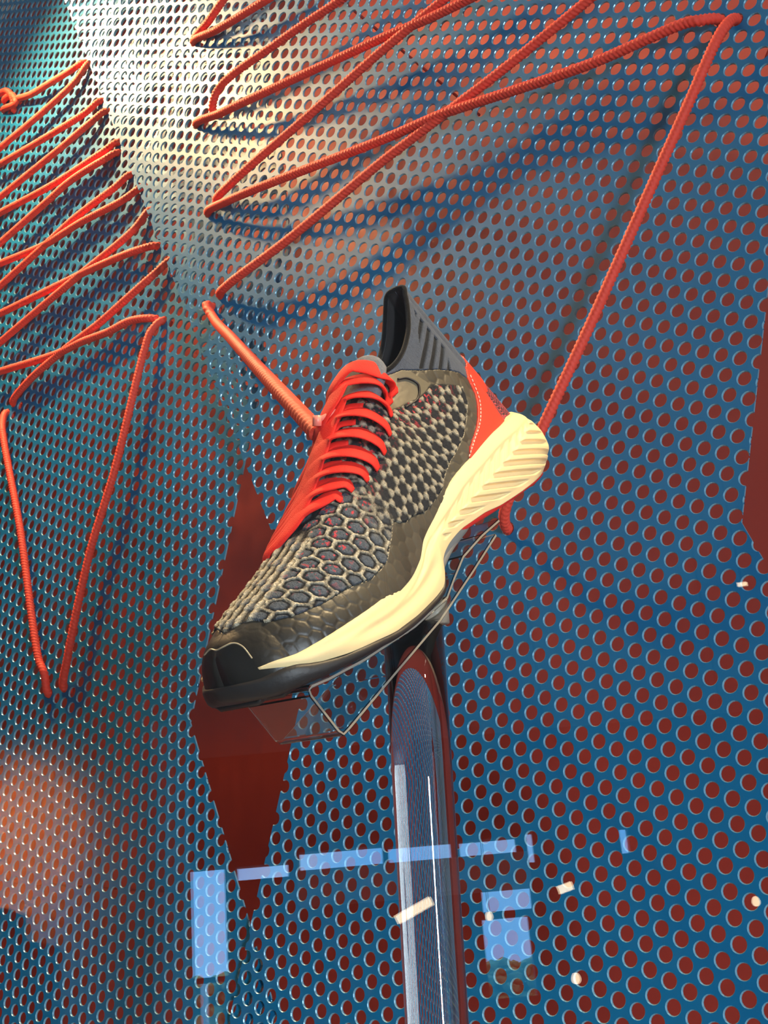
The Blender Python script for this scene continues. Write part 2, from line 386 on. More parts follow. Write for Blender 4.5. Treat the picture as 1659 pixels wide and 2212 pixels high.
LST = [
 ([(188, 131), (30, 226)], (1, 1)), ([(194, 146), (100, 235), (-30, 345)], (1, 0)), ([(222, 220), (110, 290), (-30, 372)], (1, 0)),
 ([(229, 236), (140, 312), (-30, 450)], (1, 0)), ([(256, 306), (120, 395), (-30, 476)], (1, 0)), ([(260, 322), (150, 392), (-30, 552)], (1, 0)),
 ([(284, 377), (160, 472), (-30, 645)], (1, 0)), ([(304, 412), (175, 480), (100, 527), (-30, 582)], (1, 0)), ([(322, 469), (150, 612), (-30, 765)], (1, 0)),
 ([(343, 522), (200, 580), (-30, 692)], (1, 0)), ([(364, 565), (212, 700), (136, 758), (60, 825), (26, 878)], (1, 1)),
 ([(336, 689), (285, 692), (233, 717), (175, 739), (128, 762), (-30, 812)], (1, 0)),
 ([(348, 694), (326, 716), (311, 760), (249, 1011), (194, 1194), (146, 1420), (142, 1488)], (1, 1)),
 ([(14, 888), (5, 915), (8, 949), (43, 1139), (84, 1425), (112, 1497)], (1, 1)),
 ([(-5, 215), (12, 196), (28, 214), (30, 232)], (1, 1)), ([(8, 222), (26, 205), (34, 222), (14, 232)], (1, 1))]
for pts, hl in LST: ST_(pr, pts, ropeL, hole=hl, lift=.011)
RST = [
 ([(425, 88), (500, 46), (640, -40)], (1, 0), .015), ([(428, 80), (450, 46), (510, -40)], (1, 0), .015),
 ([(456, 243), (470, 195), (600, 92), (780, -30)], (1, 0), .016), ([(435, 264), (500, 233), (830, 80), (930, 38), (1080, -35)], (1, 0), .018),
 ([(464, 438), (500, 395), (660, 255), (830, 105), (1000, -35)], (1, 0), .018), ([(445, 462), (500, 430), (830, 300), (955, 246), (1270, 140), (1480, 50), (1554, 36)], (1, 1), .02),
 ([(479, 646), (489, 618), (625, 515), (830, 345), (955, 250), (1080, 155), (1320, -40)], (1, 0), .018),
 ([(1590, 38), (1560, 66), (1480, 240), (1280, 690), (1155, 960), (1090, 1105), (1083, 1140)], (1, 1), .03)]
for pts, hl, lf in RST: ST_(pf, pts, ropeR, hole=hl, lift=lf)
for px in ((1627, 80), (1651, 104)):
    q = uv(px, pf); A = world(q, pf, -.03); B = world(q + np.array([.02, .015]), pf, -.045); D = world(q + np.array([.03, .04]), pf, -.05)
    o = tube('strand', smooth_path([A, B, D], .002), RR_, mRope, None, n=12, fn=braid); parent_keep(o, ropeR)
# ================= the running shoe =================
RS = np.array([[-0.602943, -0.419244, -0.678744], [0.38651, -0.897779, 0.211193], [-0.697904, -0.135004, 0.703352]])
OS = np.array([0.091437, -0.006999, 0.86284])
def loc(P):                                         # shoe millimetres (x to toe, y up, n to the street side) -> world
    P = np.asarray(P, float); Q = P * np.array([1, 1, -1]) / 1000
    return (Q @ RS.T + OS) @ W.T
def attach(o, e): o.parent = e; o.matrix_parent_inverse = Matrix.Translation(-e.location); return o
shoe = T(empty('running_shoe', loc([120, 0, 0])), 'dark knit running shoe with red laces and cream sculpted sole, toe pointing down', 'shoe')
# ---- shoe profile tables (mm, shoe frame: x towards toe, y up, n towards the street side) ----
# a, xB, zB, xT, yT, zT, wr (0 rim .. 1 closed vamp)
ST=np.array([
(0.00, -4, 0, 31,158, 0,0),
(0.03, -2, 9, 31,157, 5,0),
(0.07,  3,17, 33,154, 8,0),
(0.12, 17,24, 39,144,10,0),
(0.18, 32,28, 49,131,11,0),
(0.25, 56,30, 61,122,11,0),
(0.31, 78,31, 74,117, 9,.1),
(0.35, 92,31, 84,116, 5,.35),
(0.38,103,32, 94,115, 0,.7),
(0.42,118,33,110,109, 0,1),
(0.50,145,37,140, 91, 0,1),
(0.60,178,43,172, 69, 0,1),
(0.70,206,45,201, 55, 0,1),
(0.80,232,42,228, 46, 0,1),
(0.88,251,36,247, 41, 0,1),
(0.94,264,27,261, 36, 0,1),
(0.98,272,15,268, 33, 0,1),
(1.00,276, 0,272, 28, 0,1)])
FX=[-20,19,36,49,64,85,103,120,137,149,167,192,211,229,250,262,270,276,282]
FY=[55,55,55,53,50,46,40,35,29,21,16,14,14,14,13,11,9.5,9,9]
def pch(x,xs,ys):
    # monotone-ish smooth interpolation (Catmull with non-uniform tangents)
    xs=np.asarray(xs,float);ys=np.asarray(ys,float);d=np.diff(ys)/np.diff(xs)
    m=np.zeros_like(ys);m[0]=d[0];m[-1]=d[-1]
    for k in range(1,len(xs)-1):
        m[k]=0 if d[k-1]*d[k]<=0 else 2*d[k-1]*d[k]/(d[k-1]+d[k])
    x=np.clip(x,xs[0],xs[-1]);i=np.clip(np.searchsorted(xs,x)-1,0,len(xs)-2)
    h=xs[i+1]-xs[i];t=(x-xs[i])/h
    return ((1+2*t)*(1-t)**2)*ys[i]+t*(1-t)**2*h*m[i]+t*t*(3-2*t)*ys[i+1]+t*t*(t-1)*h*m[i+1]
def upper(a,t):
    """street-side half of the upper: a 0 heel..1 toe, t 0 feather..1 rim/ridge -> x,y,n in mm"""
    c=[pch(a,ST[:,0],ST[:,k]) for k in range(1,7)]
    xB,zB,xT,yT,zT,w=c
    rr=np.sqrt(np.clip(1-((0.08-np.minimum(a,.08))/.08)**2,0,1)); zB=np.where(a<.08,rr*pch(.08+0*a,ST[:,0],ST[:,2]),zB)
    zT=np.where(a<.08,rr*pch(.08+0*a,ST[:,0],ST[:,5]),zT)
    xB=np.where(a<.08,-5+(pch(.08+0*a,ST[:,0],ST[:,1])+5)*(1-np.sqrt(np.clip(1-(a/.08)**2,0,1)))**.9,xB)
    r2=np.sqrt(np.clip(1-((np.maximum(a,.9)-.9)/.1)**2,0,1));zB=np.where(a>.9,r2**.9*pch(.9+0*a,ST[:,0],ST[:,2]),zB)
    yB=pch(xB,FX,FY)-3
    ph=t*np.pi/2
    # vamp style
    z1=zT+(zB-zT)*np.cos(ph)**.85; g1=np.sin(ph)**(.85+.35*w); 
    # rim style
    z2=zT+(zB-zT)*(1-t**.85)+np.sin(t*np.pi)*2.0*(zB/33.)*(1-t); g2=t
    z=z1*w+z2*(1-w)
    y=yB+(yT-yB)*(g1*w+g2*(1-w))
    gx=(t**1.5)*w+(1-w)*(t**.95)
    x=xB+(xT-xB)*gx
    # heel counter bulge backwards
    hb=np.clip(1-a/.14,0,1)**.5
    x=x-hb*1*np.sin(np.clip(t,0,1)*np.pi)**1.0*(1-t)
    return x,y,z

def smst(x, a, b): t = np.clip((x - a) / (b - a), 0, 1); return t * t * (3 - 2 * t)
def inpoly(px, py, poly_):
    r = np.zeros(px.shape, bool); n = len(poly_)
    for k in range(n):
        x1, y1 = poly_[k]; x2, y2 = poly_[(k + 1) % n]
        c = ((y1 > py) != (y2 > py)); xi = (x2 - x1) * (py - y1) / ((y2 - y1) if y2 != y1 else 1e-9) + x1
        r ^= c & (px < xi)
    return r
def vnoise(x, y, seed=0):
    def h(i, j): v = np.sin(i * 127.1 + j * 311.7 + seed * 17.3) * 43758.5453; return v - np.floor(v)
    i, j = np.floor(x), np.floor(y); fx, fy = x - i, y - j; fx = fx * fx * (3 - 2 * fx); fy = fy * fy * (3 - 2 * fy)
    return (h(i, j) * (1 - fx) + h(i + 1, j) * fx) * (1 - fy) + (h(i, j + 1) * (1 - fx) + h(i + 1, j + 1) * fx) * fy
def hexd(s, g, v1, v2):
    """distance fields of a hexagonal lattice whose steps are v1 and v2 (v1 + v2 is the third neighbour)"""
    Mi = np.array([[1, -.5], [0, 3 ** .5 / 2]]) @ np.linalg.inv(np.array([v1, v2], float).T)
    u = Mi[0, 0] * s + Mi[0, 1] * g; v = Mi[1, 0] * s + Mi[1, 1] * g
    R3 = 3 ** .5; ds = []; ids = []
    for ox, oy in ((0, 0), (.5, .5)):
        i = np.round(u - ox); j = np.round(v / R3 - oy)
        for di in (-1, 0, 1):
            for dj in (-1, 0, 1):
                ii = i + di; jj = j + dj
                ds.append(np.hypot(u - (ii + ox), v - (jj + oy) * R3)); ids.append(ii * 7.13 + jj * 3.71 + ox * 11.3)
    ds = np.array(ds); o = np.argsort(ds, 0); d = np.take_along_axis(ds, o, 0)
    idn = np.take_along_axis(np.array(ids), o, 0)[0]
    r = np.sin(idn * 91.7) * 9531.3
    return d[0], (d[1] - d[0]), (d[2] - d[0]), r - np.floor(r)
NA, NT = 560, 150
av = np.linspace(0, 1, NA); av = np.where(av < .5, av, av); tv_ = np.linspace(0, 1, NT)
A2, T2 = np.meshgrid(av, tv_, indexing='ij')
X, Y, Z = upper(A2, T2)
# girth distance measured down from the top edge, length along the shoe
P3 = np.stack([X, Y, Z], -1)
dg = np.linalg.norm(np.diff(P3, axis=1), axis=2); G = np.concatenate([np.cumsum(dg[:, ::-1], 1)[:, ::-1], np.zeros((NA, 1))], 1)
SL = X.copy()
dx = np.gradient(P3, axis=0); dt = np.gradient(P3, axis=1); NR = np.cross(dx, dt); NR /= np.linalg.norm(NR, axis=2)[..., None] + 1e-9
NR = np.where((NR[..., 2:3] < 0) & (Z[..., None] > 3), -NR, NR)
sg = np.sign(np.sum(NR * np.stack([0 * X, Y * 0 + .35, Z * 0 + 1], -1), -1)); sg[sg == 0] = 1; NR = NR * sg[..., None]
NR[0] = NR[1]; NR[-1] = NR[-2]
KN = [(.16, .43), (.184, .33), (.254, .2), (.31, .14), (.378, .06), (.445, .10), (.5, .22), (.526, .31), (.561, .27), (.594, .23), (.652, .24), (.713, .32), (.781, .37), (.844, .46), (.89, .6), (.90, .76), (.935, .97), (.935, 1.02), (.40, 1.02), (.386, .60), (.33, .66), (.24, .65)]
CO = [(-.1, .40), (.112, .405), (.125, .48), (.178, .64), (.248, .82), (.29, .93), (.36, .985), (.36, 1.1), (-.1, 1.1)]
HS = [(-.1, .54), (.03, .5), (.112, .41), (.133, .32), (.165, .26), (.216, .16), (.265, .1), (.321, -.1), (.12, -.1), (.105, .12), (.085, .22), (.05, .31), (-.1, .40)]
HP = [(-.1, .40), (.05, .31), (.085, .22), (.105, .12), (.12, -.1), (-.1, -.1)]
RB = [(.10, .93), (.142, .90), (.202, .86), (.245, .83), (.19, .66), (.15, .55), (.10, .62)]
kn = inpoly(A2, T2, KN); co = inpoly(A2, T2, CO); hs = inpoly(A2, T2, HS); hp = inpoly(A2, T2, HP); rb = inpoly(A2, T2, RB)
# --- vamp honeycomb and quarter basket knit ---
d0, e1, e2, rc = hexd(SL, G, (-9.8, 7.0), (5.2, 7.2))
wob = .05 * (vnoise(SL * 1.1, G * 1.1, 3) - .5) * 2; ridge = (1 - smst(e1 + wob, .09, .22)) * (.45 + .55 * smst(vnoise(SL * .55, G * .55, 12), .2, .6))
cols = smst(G, 21, 15) * smst(SL, 185, 200) * (0.5 + 0.5 * np.cos(2 * np.pi * G / 7.2))       # raised ribs running along the top of the toe
ridge = np.maximum(ridge * smst(G, 9, 17) if True else ridge, cols ** 1.5 * smst(G, 24, 14))
pad = smst(e1, .28, .52); gap = (1 - ridge) * (1 - pad)
yarn = .5 * vnoise(SL * 1.9, G * 1.9, 1) + .5 * vnoise(SL * 1.0 + G * .8, G * 1.0 - SL * .8, 6); yr2 = vnoise(SL * .9, G * .9, 4)
q0, f1, f2, qc = hexd(SL, G, (-8.6, 1.2), (3.6, 9.2))
mark = np.maximum(1 - smst(f2, .20, .46), .75 * (1 - smst(f1, .04, .12)) * smst(yr2, .35, .6)) * (.55 + .5 * yarn); qpad = smst(f1, .2, .5)
wq = 1 - smst(A2, .50, .60)                                                                     # 1 on the quarter, 0 on the vamp
cream = np.array([.46, .41, .30]); slate = np.array([.075, .088, .105]); black = np.array([.012, .011, .011]); redc = np.array([.62, .05, .06])
fleck = smst(vnoise(SL * .75, G * .75, 9), .72, .80) * smst(np.abs(G - 24), 26, 10)
vc = black + (slate - black) * (pad * smst(d0, .62, .3))[..., None] * (.6 + .8 * yarn[..., None]); vc = vc + (redc - vc) * (fleck * pad * smst(A2, .86, .6))[..., None]
vc = vc + (cream * (.35 + 1.25 * yarn[..., None]) - vc) * ridge[..., None]
qcol = black + (slate * .7 - black) * (qpad * .18)[..., None]; qcol = qcol + (redc - qcol) * (fleck * (1 - mark) * smst(G, 55, 20) * .8)[..., None]
qcol = qcol + (cream * .8 - qcol) * np.clip(mark * 1.15, 0, 1)[..., None]
kc = vc * (1 - wq[..., None]) + qcol * wq[..., None]
kh = (ridge * 1.25 + pad * .75 * np.sqrt(np.clip(1 - (d0 * 1.7) ** 2, 0, 1)) + yarn * .5) * (1 - wq) + (mark * 1.1 + qpad * .25 + yarn * .5) * wq
# --- moulded skin with faint scales ---
s0, s1, s2, sc_ = hexd(SL, G, (-7.2, 4.6), (4.4, 5.4))
sk_h = (.26 * smst(s1, .0, .35) - .15 * s0) * smst(A2, 1.0, .8)
skc = np.array([.062, .054, .038]) * (.75 + .5 * sc_[..., None]); skc = skc * (1 - .80 * smst(A2 - .25 * T2, .62, .80))[..., None]
eye_zone = inpoly(A2, T2, [(.24, .66), (.33, .66), (.40, .60), (.43, 1.1), (.30, 1.1)])
skc = np.where(eye_zone[..., None], np.array([.13, .11, .07]), skc); sk_h = np.where(eye_zone, .2, sk_h)
edge_t = smst(T2, .0, .03)
# --- collar ---
rbw = inpoly(A2, T2, RB).astype(float)
grv = .5 + .5 * np.sin(2 * np.pi * (Y * .80 + X * .62) / 6.3)
cc = np.array([.06, .072, .095]) * (.8 + .5 * yarn[..., None]); cc = cc * (1 - .93 * (rbw * smst(grv, .35, .75))[..., None])
ch = .3 + .2 * yarn - 1.3 * rbw * smst(grv, .35, .75)
hp_c = np.array([.03, .025, .03]) + np.array([.5, .06, .06]) * (np.sin(X * 3.1 + Y * 1.7) > .45)[..., None]
def patch(name, mask, hgt, col, m, side, rim=0.0, par=shoe):
    """faces of the upper whose centre lies in mask, raised by hgt millimetres; open borders are turned down so the patch has thickness"""
    H = hgt + np.zeros_like(X); P = P3 + NR * H[..., None]; n_ = P[..., 2] * side
    Q = np.stack([P[..., 0], P[..., 1], n_], -1)
    fm = mask[:-1, :-1] & mask[1:, :-1] & mask[1:, 1:] & mask[:-1, 1:]
    if not fm.any(): return None
    idx = np.arange(NA * NT).reshape(NA, NT)
    f = np.stack([idx[:-1, :-1][fm], idx[1:, :-1][fm], idx[1:, 1:][fm], idx[:-1, 1:][fm]], 1)
    used = np.unique(f); re = np.full(NA * NT, -1); re[used] = np.arange(len(used))
    v = Q.reshape(-1, 3)[used]; f2 = re[f]
    if side < 0: f2 = f2[:, ::-1]
    # skirt
    e = np.concatenate([f2[:, [0, 1]], f2[:, [1, 2]], f2[:, [2, 3]], f2[:, [3, 0]]]); key = np.sort(e, 1); kk = key[:, 0] * 10 ** 7 + key[:, 1]
    u_, inv_, cnt = np.unique(kk, return_inverse=True, return_counts=True); be = e[cnt[inv_] == 1]
    base = (P3 - NR * (1.0 + rim))[..., :].copy(); base[..., 2] *= side; bv = base.reshape(-1, 3)[used]
    bu = np.unique(be); rb_ = np.full(len(v), -1); rb_[bu] = np.arange(len(bu)) + len(v)
    v = np.vstack([v, bv[bu]]); sk = np.stack([be[:, 1], be[:, 0], rb_[be[:, 0]], rb_[be[:, 1]]], 1)
    cl = None
    if col is not None:
        c_ = np.broadcast_to(col, (NA, NT, 3)).reshape(-1, 3)[used]; cl = np.vstack([c_, c_[bu]])
    o = mesh(name, loc(v), np.vstack([f2, sk]), m, None, True, None, cl); return attach(o, par)
skin = ~co
for sd in (1, -1):
    patch('upper', skin, np.where(kn, -.6, sk_h * edge_t), skc, mTPU, sd)
    patch('knit_panel', kn, .25 + kh, kc, mKnit, sd)
    patch('collar', co, ch, cc, mColl, sd)
    patch('heel_strip', hs, 1.1 + .5 * smst(T2, .25, .1), None, mStrip, sd)
    patch('heel_knit', hp, .5 + .3 * np.sin(X * 3.1 + Y * 1.7), hp_c, mKnit, sd)
# lining: the inside of the collar, a few millimetres in, joined to the rim by a rounded lip
LA = A2[:, 0] < .345
for sd in (1, -1):
    k_ = np.where(LA)[0]; ts = np.linspace(.25, 1, 30)
    a_, t_ = np.meshgrid(av[k_][::4], ts, indexing='ij'); x_, y_, z_ = upper(a_, t_)
    p_ = np.stack([x_, y_, z_], -1); inw = 3.2
    nr = np.stack([pch(x_ * 0 + a_, [0, .12, .35], [-1., -.5, 0]) * -1, 0 * x_, -np.ones_like(x_) * smst(a_, -.02, .10)], -1)
    nr /= np.linalg.norm(nr, axis=2)[..., None] + 1e-6
    w_ = np.minimum(1, (1 - t_) * 14)[..., None] ** .5
    p_ = p_ + nr * inw * w_ * np.minimum(1, z_[..., None] / 4 + .35); p_[..., 2] = np.maximum(p_[..., 2], 0) * sd
    p_[:, -1, 1] += .6
    ii = np.arange(p_.shape[0] * p_.shape[1]).reshape(p_.shape[:2]); f = np.stack([ii[:-1, :-1], ii[1:, :-1], ii[1:, 1:], ii[:-1, 1:]], -1).reshape(-1, 4)
    if sd > 0: f = f[:, ::-1]
    attach(mesh('lining', loc(p_.reshape(-1, 3)), f, mLining), shoe)
# collar rim piping
rk = [upper(np.array(a), np.array(1.0)) for a in np.linspace(0, .345, 60)]
rimp = [(float(x), float(y), float(z)) for x, y, z in rk]; rimp = [(x, y, -z) for x, y, z in rimp[::-1]] + rimp[1:]
attach(tube('collar_rim', loc(rimp), .0016, mColl, None, n=8), shoe)
# tongue: a thick padded flap under the laces that stands up behind them
def lofted(name, secs, m, closed_ends=True, par=shoe, col=None):
    secs = np.asarray(secs, float); n, k = secs.shape[:2]; ii = np.arange(n * k).reshape(n, k)
    f = [tuple(q) for q in np.stack([ii[:-1], np.roll(ii[:-1], -1, 1), np.roll(ii[1:], -1, 1), ii[1:]], -1).reshape(-1, 4)]
    f += [tuple(ii[0][::-1]), tuple(ii[-1])]
    bm = bmesh.new(); vs = [bm.verts.new(p) for p in loc(secs.reshape(-1, 3))]
    for q in f:
        try: bm.faces.new([vs[i] for i in q])
        except ValueError: pass
    bmesh.ops.recalc_face_normals(bm, faces=bm.faces[:]); me = bpy.data.meshes.new(name); bm.to_mesh(me); bm.free()
    me.polygons.foreach_set('use_smooth', np.ones(len(me.polygons), bool))
    if col is not None:
        at_ = me.color_attributes.new('col', 'FLOAT_COLOR', 'POINT'); at_.data.foreach_set('color', np.tile([*col, 1.], len(me.vertices)))
    o = link(name, me, m); return attach(o, par)
secs = []
for x_, y_, hw, dr in ((168, 75, 10, 5), (150, 86, 13, 6), (130, 98, 14, 7), (112, 108, 15, 8), (101, 116, 16, 7), (94, 123, 19, 6), (88.5, 127.5, 18, 5), (85, 129.8, 14, 4), (83.5, 130.2, 9, 2)):
    tz = np.linspace(-1, 1, 15); top = [(x_ + .35 * 0, y_ - dr * q * q, hw * q) for q in tz]; bot = [(x_ - 2.6, y_ - 3.6 - dr * q * q, hw * q * .96) for q in tz[::-1]]
    secs.append(top + bot)
lofted('tongue', secs, mColl, col=(.16, .17, .19))
# ---------- midsole ----------
MBX = [-40, -10, 44, 62, 82, 100, 114, 122, 128, 132, 138, 150, 166, 191, 212, 228, 241, 253, 262, 269]
MBY = [14, 15, 15.5, 16, 18, 18, 16, 13.5, 10, 3, -3, -4.6, -5, -4, -1, 1.5, 4.5, 8, 12.5, 16]
MTX = [-40, -20, 0, 19, 36, 49, 64, 85, 103, 120, 137, 149, 167, 192, 211, 229, 250, 265, 269]
MTY = [57, 57, 57, 56, 55, 53, 50, 46, 40, 35, 29, 21.5, 16.5, 14.5, 14.5, 14.5, 14.5, 17, 17.2]
MWX = [-40, 0, 35, 60, 80, 110, 130, 150, 180, 205, 230, 250, 262, 269]
MWN = [34, 34, 34, 34, 34, 33.5, 34.5, 37.5, 44, 47.5, 46, 39.5, 32, 25]
BKT = [0, .12, .3, .5, .7, .88, 1.0]; BKX = [-14, -24, -31, -30, -26, -20, -12]
NX, NY = 620, 84
q_ = np.linspace(0, 1, NX); tau = np.linspace(0, 1, NY); Q2, TA = np.meshgrid(q_, tau, indexing='ij')
x0 = pch(TA, BKT, BKX); hl = 46.0
arc = np.where(Q2 < .22, 1 - np.cos(Q2 / .22 * np.pi / 2), 1)
XM = np.where(Q2 < .22, x0 + (hl + 0 * x0 - x0) * arc, hl + (269 - hl) * (Q2 - .22) / .78)
rnd = np.sqrt(np.clip(1 - ((hl - XM) / (hl - x0)) ** 2, 0, 1)) ** .9; rnd = np.where(XM >= hl, 1, rnd)
yb_, yt_ = pch(XM, MBX, MBY), pch(XM, MTX, MTY)
YM = yb_ + (yt_ - yb_) * TA; wid = pch(XM, MWX, MWN)
hgt_ = yt_ - yb_
NM = (wid + .045 * hgt_ * np.sin(np.pi * TA) * 2 - 2.2 * TA ** 3 * np.minimum(1, hgt_ / 20)) * rnd
dtop = yt_ - YM
gro = -1.0 * np.exp(-((dtop - 8.5) / 1.3) ** 2) * smst(XM, 190, 150) * smst(hgt_, 12, 20)
ysp = 39.5 - .185 * (XM - 33); dsp = YM - ysp
ph = np.where(dsp < 0, XM - 1.98 * dsp, XM + 1.4 * dsp) / 12.9
fr = ph - np.floor(ph); ribs = smst(fr, .0, .10) * smst(fr, .62, .50)
zone = smst(dtop, 8, 11) * smst(YM - yb_, 3.0, 6.0) * smst(XM, -20, -8) * smst(XM, 124, 112)
gro = gro + zone * (2.6 * ribs * np.where(dsp < 0, 1, .5) - 2.4)
chn = np.exp(-((YM - (yb_ + .42 * hgt_)) / (1.5 + .10 * hgt_)) ** 2) * smst(XM, 128, 145) * smst(XM, 232, 205); gro = gro - 2.2 * chn
chn2 = np.exp(-((YM - (yb_ + .72 * hgt_)) / (1.2 + .05 * hgt_)) ** 2) * smst(XM, 112, 130) * smst(XM, 260, 235); gro = gro - .7 * chn2
NM = np.maximum(NM + gro * rnd, 0)
vv = []; ff = []
for sd in (1, -1):
    o_ = len(vv) and sum(len(a) for a in vv)
    vv.append(np.stack([XM, YM, NM * sd], -1).reshape(-1, 3)); ii = np.arange(NX * NY).reshape(NX, NY) + (o_ or 0)
    f = np.stack([ii[:-1, :-1], ii[1:, :-1], ii[1:, 1:], ii[:-1, 1:]], -1).reshape(-1, 4); ff.append(f if sd < 0 else f[:, ::-1])
# bottom and top closing strips between the two sides, toe end cap
I1 = np.arange(NX * NY).reshape(NX, NY); I2 = I1 + NX * NY
ff.append(np.stack([I1[:-1, 0], I1[1:, 0], I2[1:, 0], I2[:-1, 0]], 1)); ff.append(np.stack([I1[:-1, -1], I2[:-1, -1], I2[1:, -1], I1[1:, -1]], 1))
ff.append(np.stack([I1[-1, :-1], I1[-1, 1:], I2[-1, 1:], I2[-1, :-1]], 1))
attach(mesh('midsole', loc(np.vstack(vv)), np.vstack(ff)[:, ::-1], mCream), shoe)
# ---------- outsole ----------
def slab(name, xs, top, bot, wn, m, n=60, bulge=1.0):
    st_ = np.linspace(0, 1, n) ; xs_ = xs[0] + (xs[-1] - xs[0]) * (1 - (1 - st_) ** 1.6); S_ = []
    for x_ in xs_:
        t_ = float(pch(np.array(x_), xs, top)); b_ = float(pch(np.array(x_), xs, bot)); w_ = max(float(pch(np.array(x_), xs, wn)), .3)
        r = [(x_, t_, -w_ + .8)] + [(x_, t_ + (b_ - t_) * k, -w_ - bulge * math.sin(k * math.pi)) for k in (.2, .5, .8)] + [(x_, b_, -w_ + 2)]
        r += [(x_, b_ - .4, 0)] + [(p[0], p[1], -p[2]) for p in r[::-1]] + [(x_, t_ + .2, 0)]
        S_.append(r)
    return lofted(name, S_, m)
slab('outsole', [133, 140, 155, 170, 193, 213, 236, 250, 258, 264, 270, 275, 279, 281],
     [2, -2.6, -4.4, -4.6, -3.6, -.6, 3.4, 7.5, 11, 12, 12, 13, 14, 13],
     [-1, -6.5, -8.2, -8.6, -7.6, -5.5, -3.2, -1.6, -.5, 0, 1, 3, 5.5, 8],
     [34, 36, 39, 42.5, 47.0, 47.6, 44.5, 40.5, 37, 33, 27, 20, 12, 3], mBlackR, n=80)
slab('heel_outsole', [-14, -10, -2, 20, 60, 95, 112, 122], [15.5, 15.6, 15.6, 16, 16.5, 18, 17, 14], [14, 13, 12.5, 12.5, 13, 14, 13, 11], [4, 12, 20, 27, 28.5, 28, 27, 22], mRedR)
slab('shank_plate', [84, 96, 110, 124, 134], [18, 17.8, 16, 11, 2], [14, 12, 9, 3, -3], [24, 28, 29, 29, 30], mGreyR, n=24)
# tread lugs under the toe
for k, (x_, w_) in enumerate(((270, 19), (261, 28))):
    yb0 = float(pch(np.array(float(x_)), [133, 170, 213, 250, 264, 275, 281], [-1, -8.6, -5.5, -1.6, 0, 3, 8]))
    lofted('tread_lug', [[(x_ - 3.6, yb0 - s2, z), (x_ - 2.8, yb0 - s2 - 2.4 * q, z), (x_ + 2.8, yb0 - s2 - 2.4 * q, z), (x_ + 3.6, yb0 - s2, z)] for z, q, s2 in ((-w_, .3, -1), (-w_ + 3, 1, -.2), (w_ - 3, 1, -.2), (w_, .3, -1))], mBlackR)
# moulded bumper outline on the toe, strip stitching, eyelet window, small tab
def sp(a, t, off, sd=1):
    x_, y_, z_ = [float(v) for v in upper(np.array(float(a)), np.array(float(t)))]; i = int(round(a * (NA - 1))); j = int(round(min(t, 1) * (NT - 1))); n_ = NR[i, j]
    return np.array([x_ + n_[0] * off, y_ + n_[1] * off, (z_ + n_[2] * off) * sd])
seam = [sp(.965, .42, .7), sp(.962, .62, .7), sp(.968, .74, .7), sp(.984, .84, .7), sp(.99, .97, .7), sp(.985, .9, .7, -1), sp(.98, .7, .7, -1)]
attach(tube('toe_seam', loc(smooth_path(seam, .8)), .00045, mat('shiny_seam', (.35, .30, .2), rough=.25), None, n=6), shoe)
st_pts = [sp(a, t, 1.7) for a, t in ((.10, .40), (.122, .33), (.15, .26), (.20, .165), (.25, .10), (.29, .04))]
stp = smooth_path(st_pts, .6); 
for k in range(0, len(stp) - 4, 5): attach(tube('stitch', loc(stp[k:k + 4]), .0004, mStitch, None, n=6), shoe)
ew = [sp(a, t, .9) for a, t in ((.345, .62), (.30, .66), (.275, .74), (.29, .84), (.315, .88))]
attach(tube('eyelet_window', loc(smooth_path(ew, .8)), .0007, mBlackR, None, n=8), shoe)
# ---------- laces ----------
def ribbon(name, pts, w, th, nrm=None, par=shoe):
    P = smooth_path(pts, 1.2); m = len(P); Tn = np.gradient(P, axis=0); Tn /= np.linalg.norm(Tn, axis=1)[:, None]
    ctr = np.array([P[:, 0].mean() - 18, P[:, 1].mean() - 26, 0.0]); up_ = P - ctr; up_ = up_ - Tn * np.sum(up_ * Tn, 1)[:, None]; up_ /= np.linalg.norm(up_, axis=1)[:, None]
    sd_ = np.cross(Tn, up_); k = 14; th_ = np.arange(k) * 2 * np.pi / k; S_ = []
    for i in range(m):
        e = i / (m - 1); q3 = min(max((e - .42) / .36, 0), 1); ww = w * 1.2 * (1 - .42 * q3 * q3 * (3 - 2 * q3)) * (1 - .15 * (abs(2 * e - 1) ** 8))
        S_.append([P[i] + sd_[i] * (np.sign(math.cos(a)) * abs(math.cos(a)) ** .7 * ww / 2) + up_[i] * (np.sign(math.sin(a)) * abs(math.sin(a)) ** .8 * th / 2 * (1 - .25 * abs(math.cos(a)))) for a in th_])
    return lofted(name, S_, mLace)
LB = [((.345, .78), (.385, .985), (.43, .80), 14, 10.5), ((.368, .70), (.405, .985), (.48, .76), 10, 13), ((.388, .60), (.425, .97), (.56, .74), 5.5, 14), ((.418, .53), (.455, .97), (.60, .74), 5.2, 13.5),
      ((.450, .51), (.490, .97), (.63, .74), 5, 13.5), ((.482, .52), (.522, .97), (.65, .74), 4.8, 13), ((.512, .57), (.552, .97), (.67, .75), 4.5, 11.5), ((.548, .66), (.585, .975), (.685, .77), 4, 10), ((.575, .72), (.622, .98), (.695, .80), 3.6, 10)]
for (a1, t1), (am, tm_), (a2, t2), hgt, w_ in LB:
    pts = [sp(a1 - .004, t1 - .015, -.6), sp(a1, t1 + .05, 2.0), sp(a1 + (am - a1) * .45, t1 + (tm_ - t1) * .5, hgt * .85), sp(am, tm_, hgt),
           sp(am + (a2 - am) * .35, .985, hgt * .9, -1), sp(am + (a2 - am) * .72, .92, hgt * .7, -1), sp(a2, t2, 1.8, -1), sp(a2, t2 - .08, -1.5, -1)]
    ribbon('lace', pts, w_, 2.6)
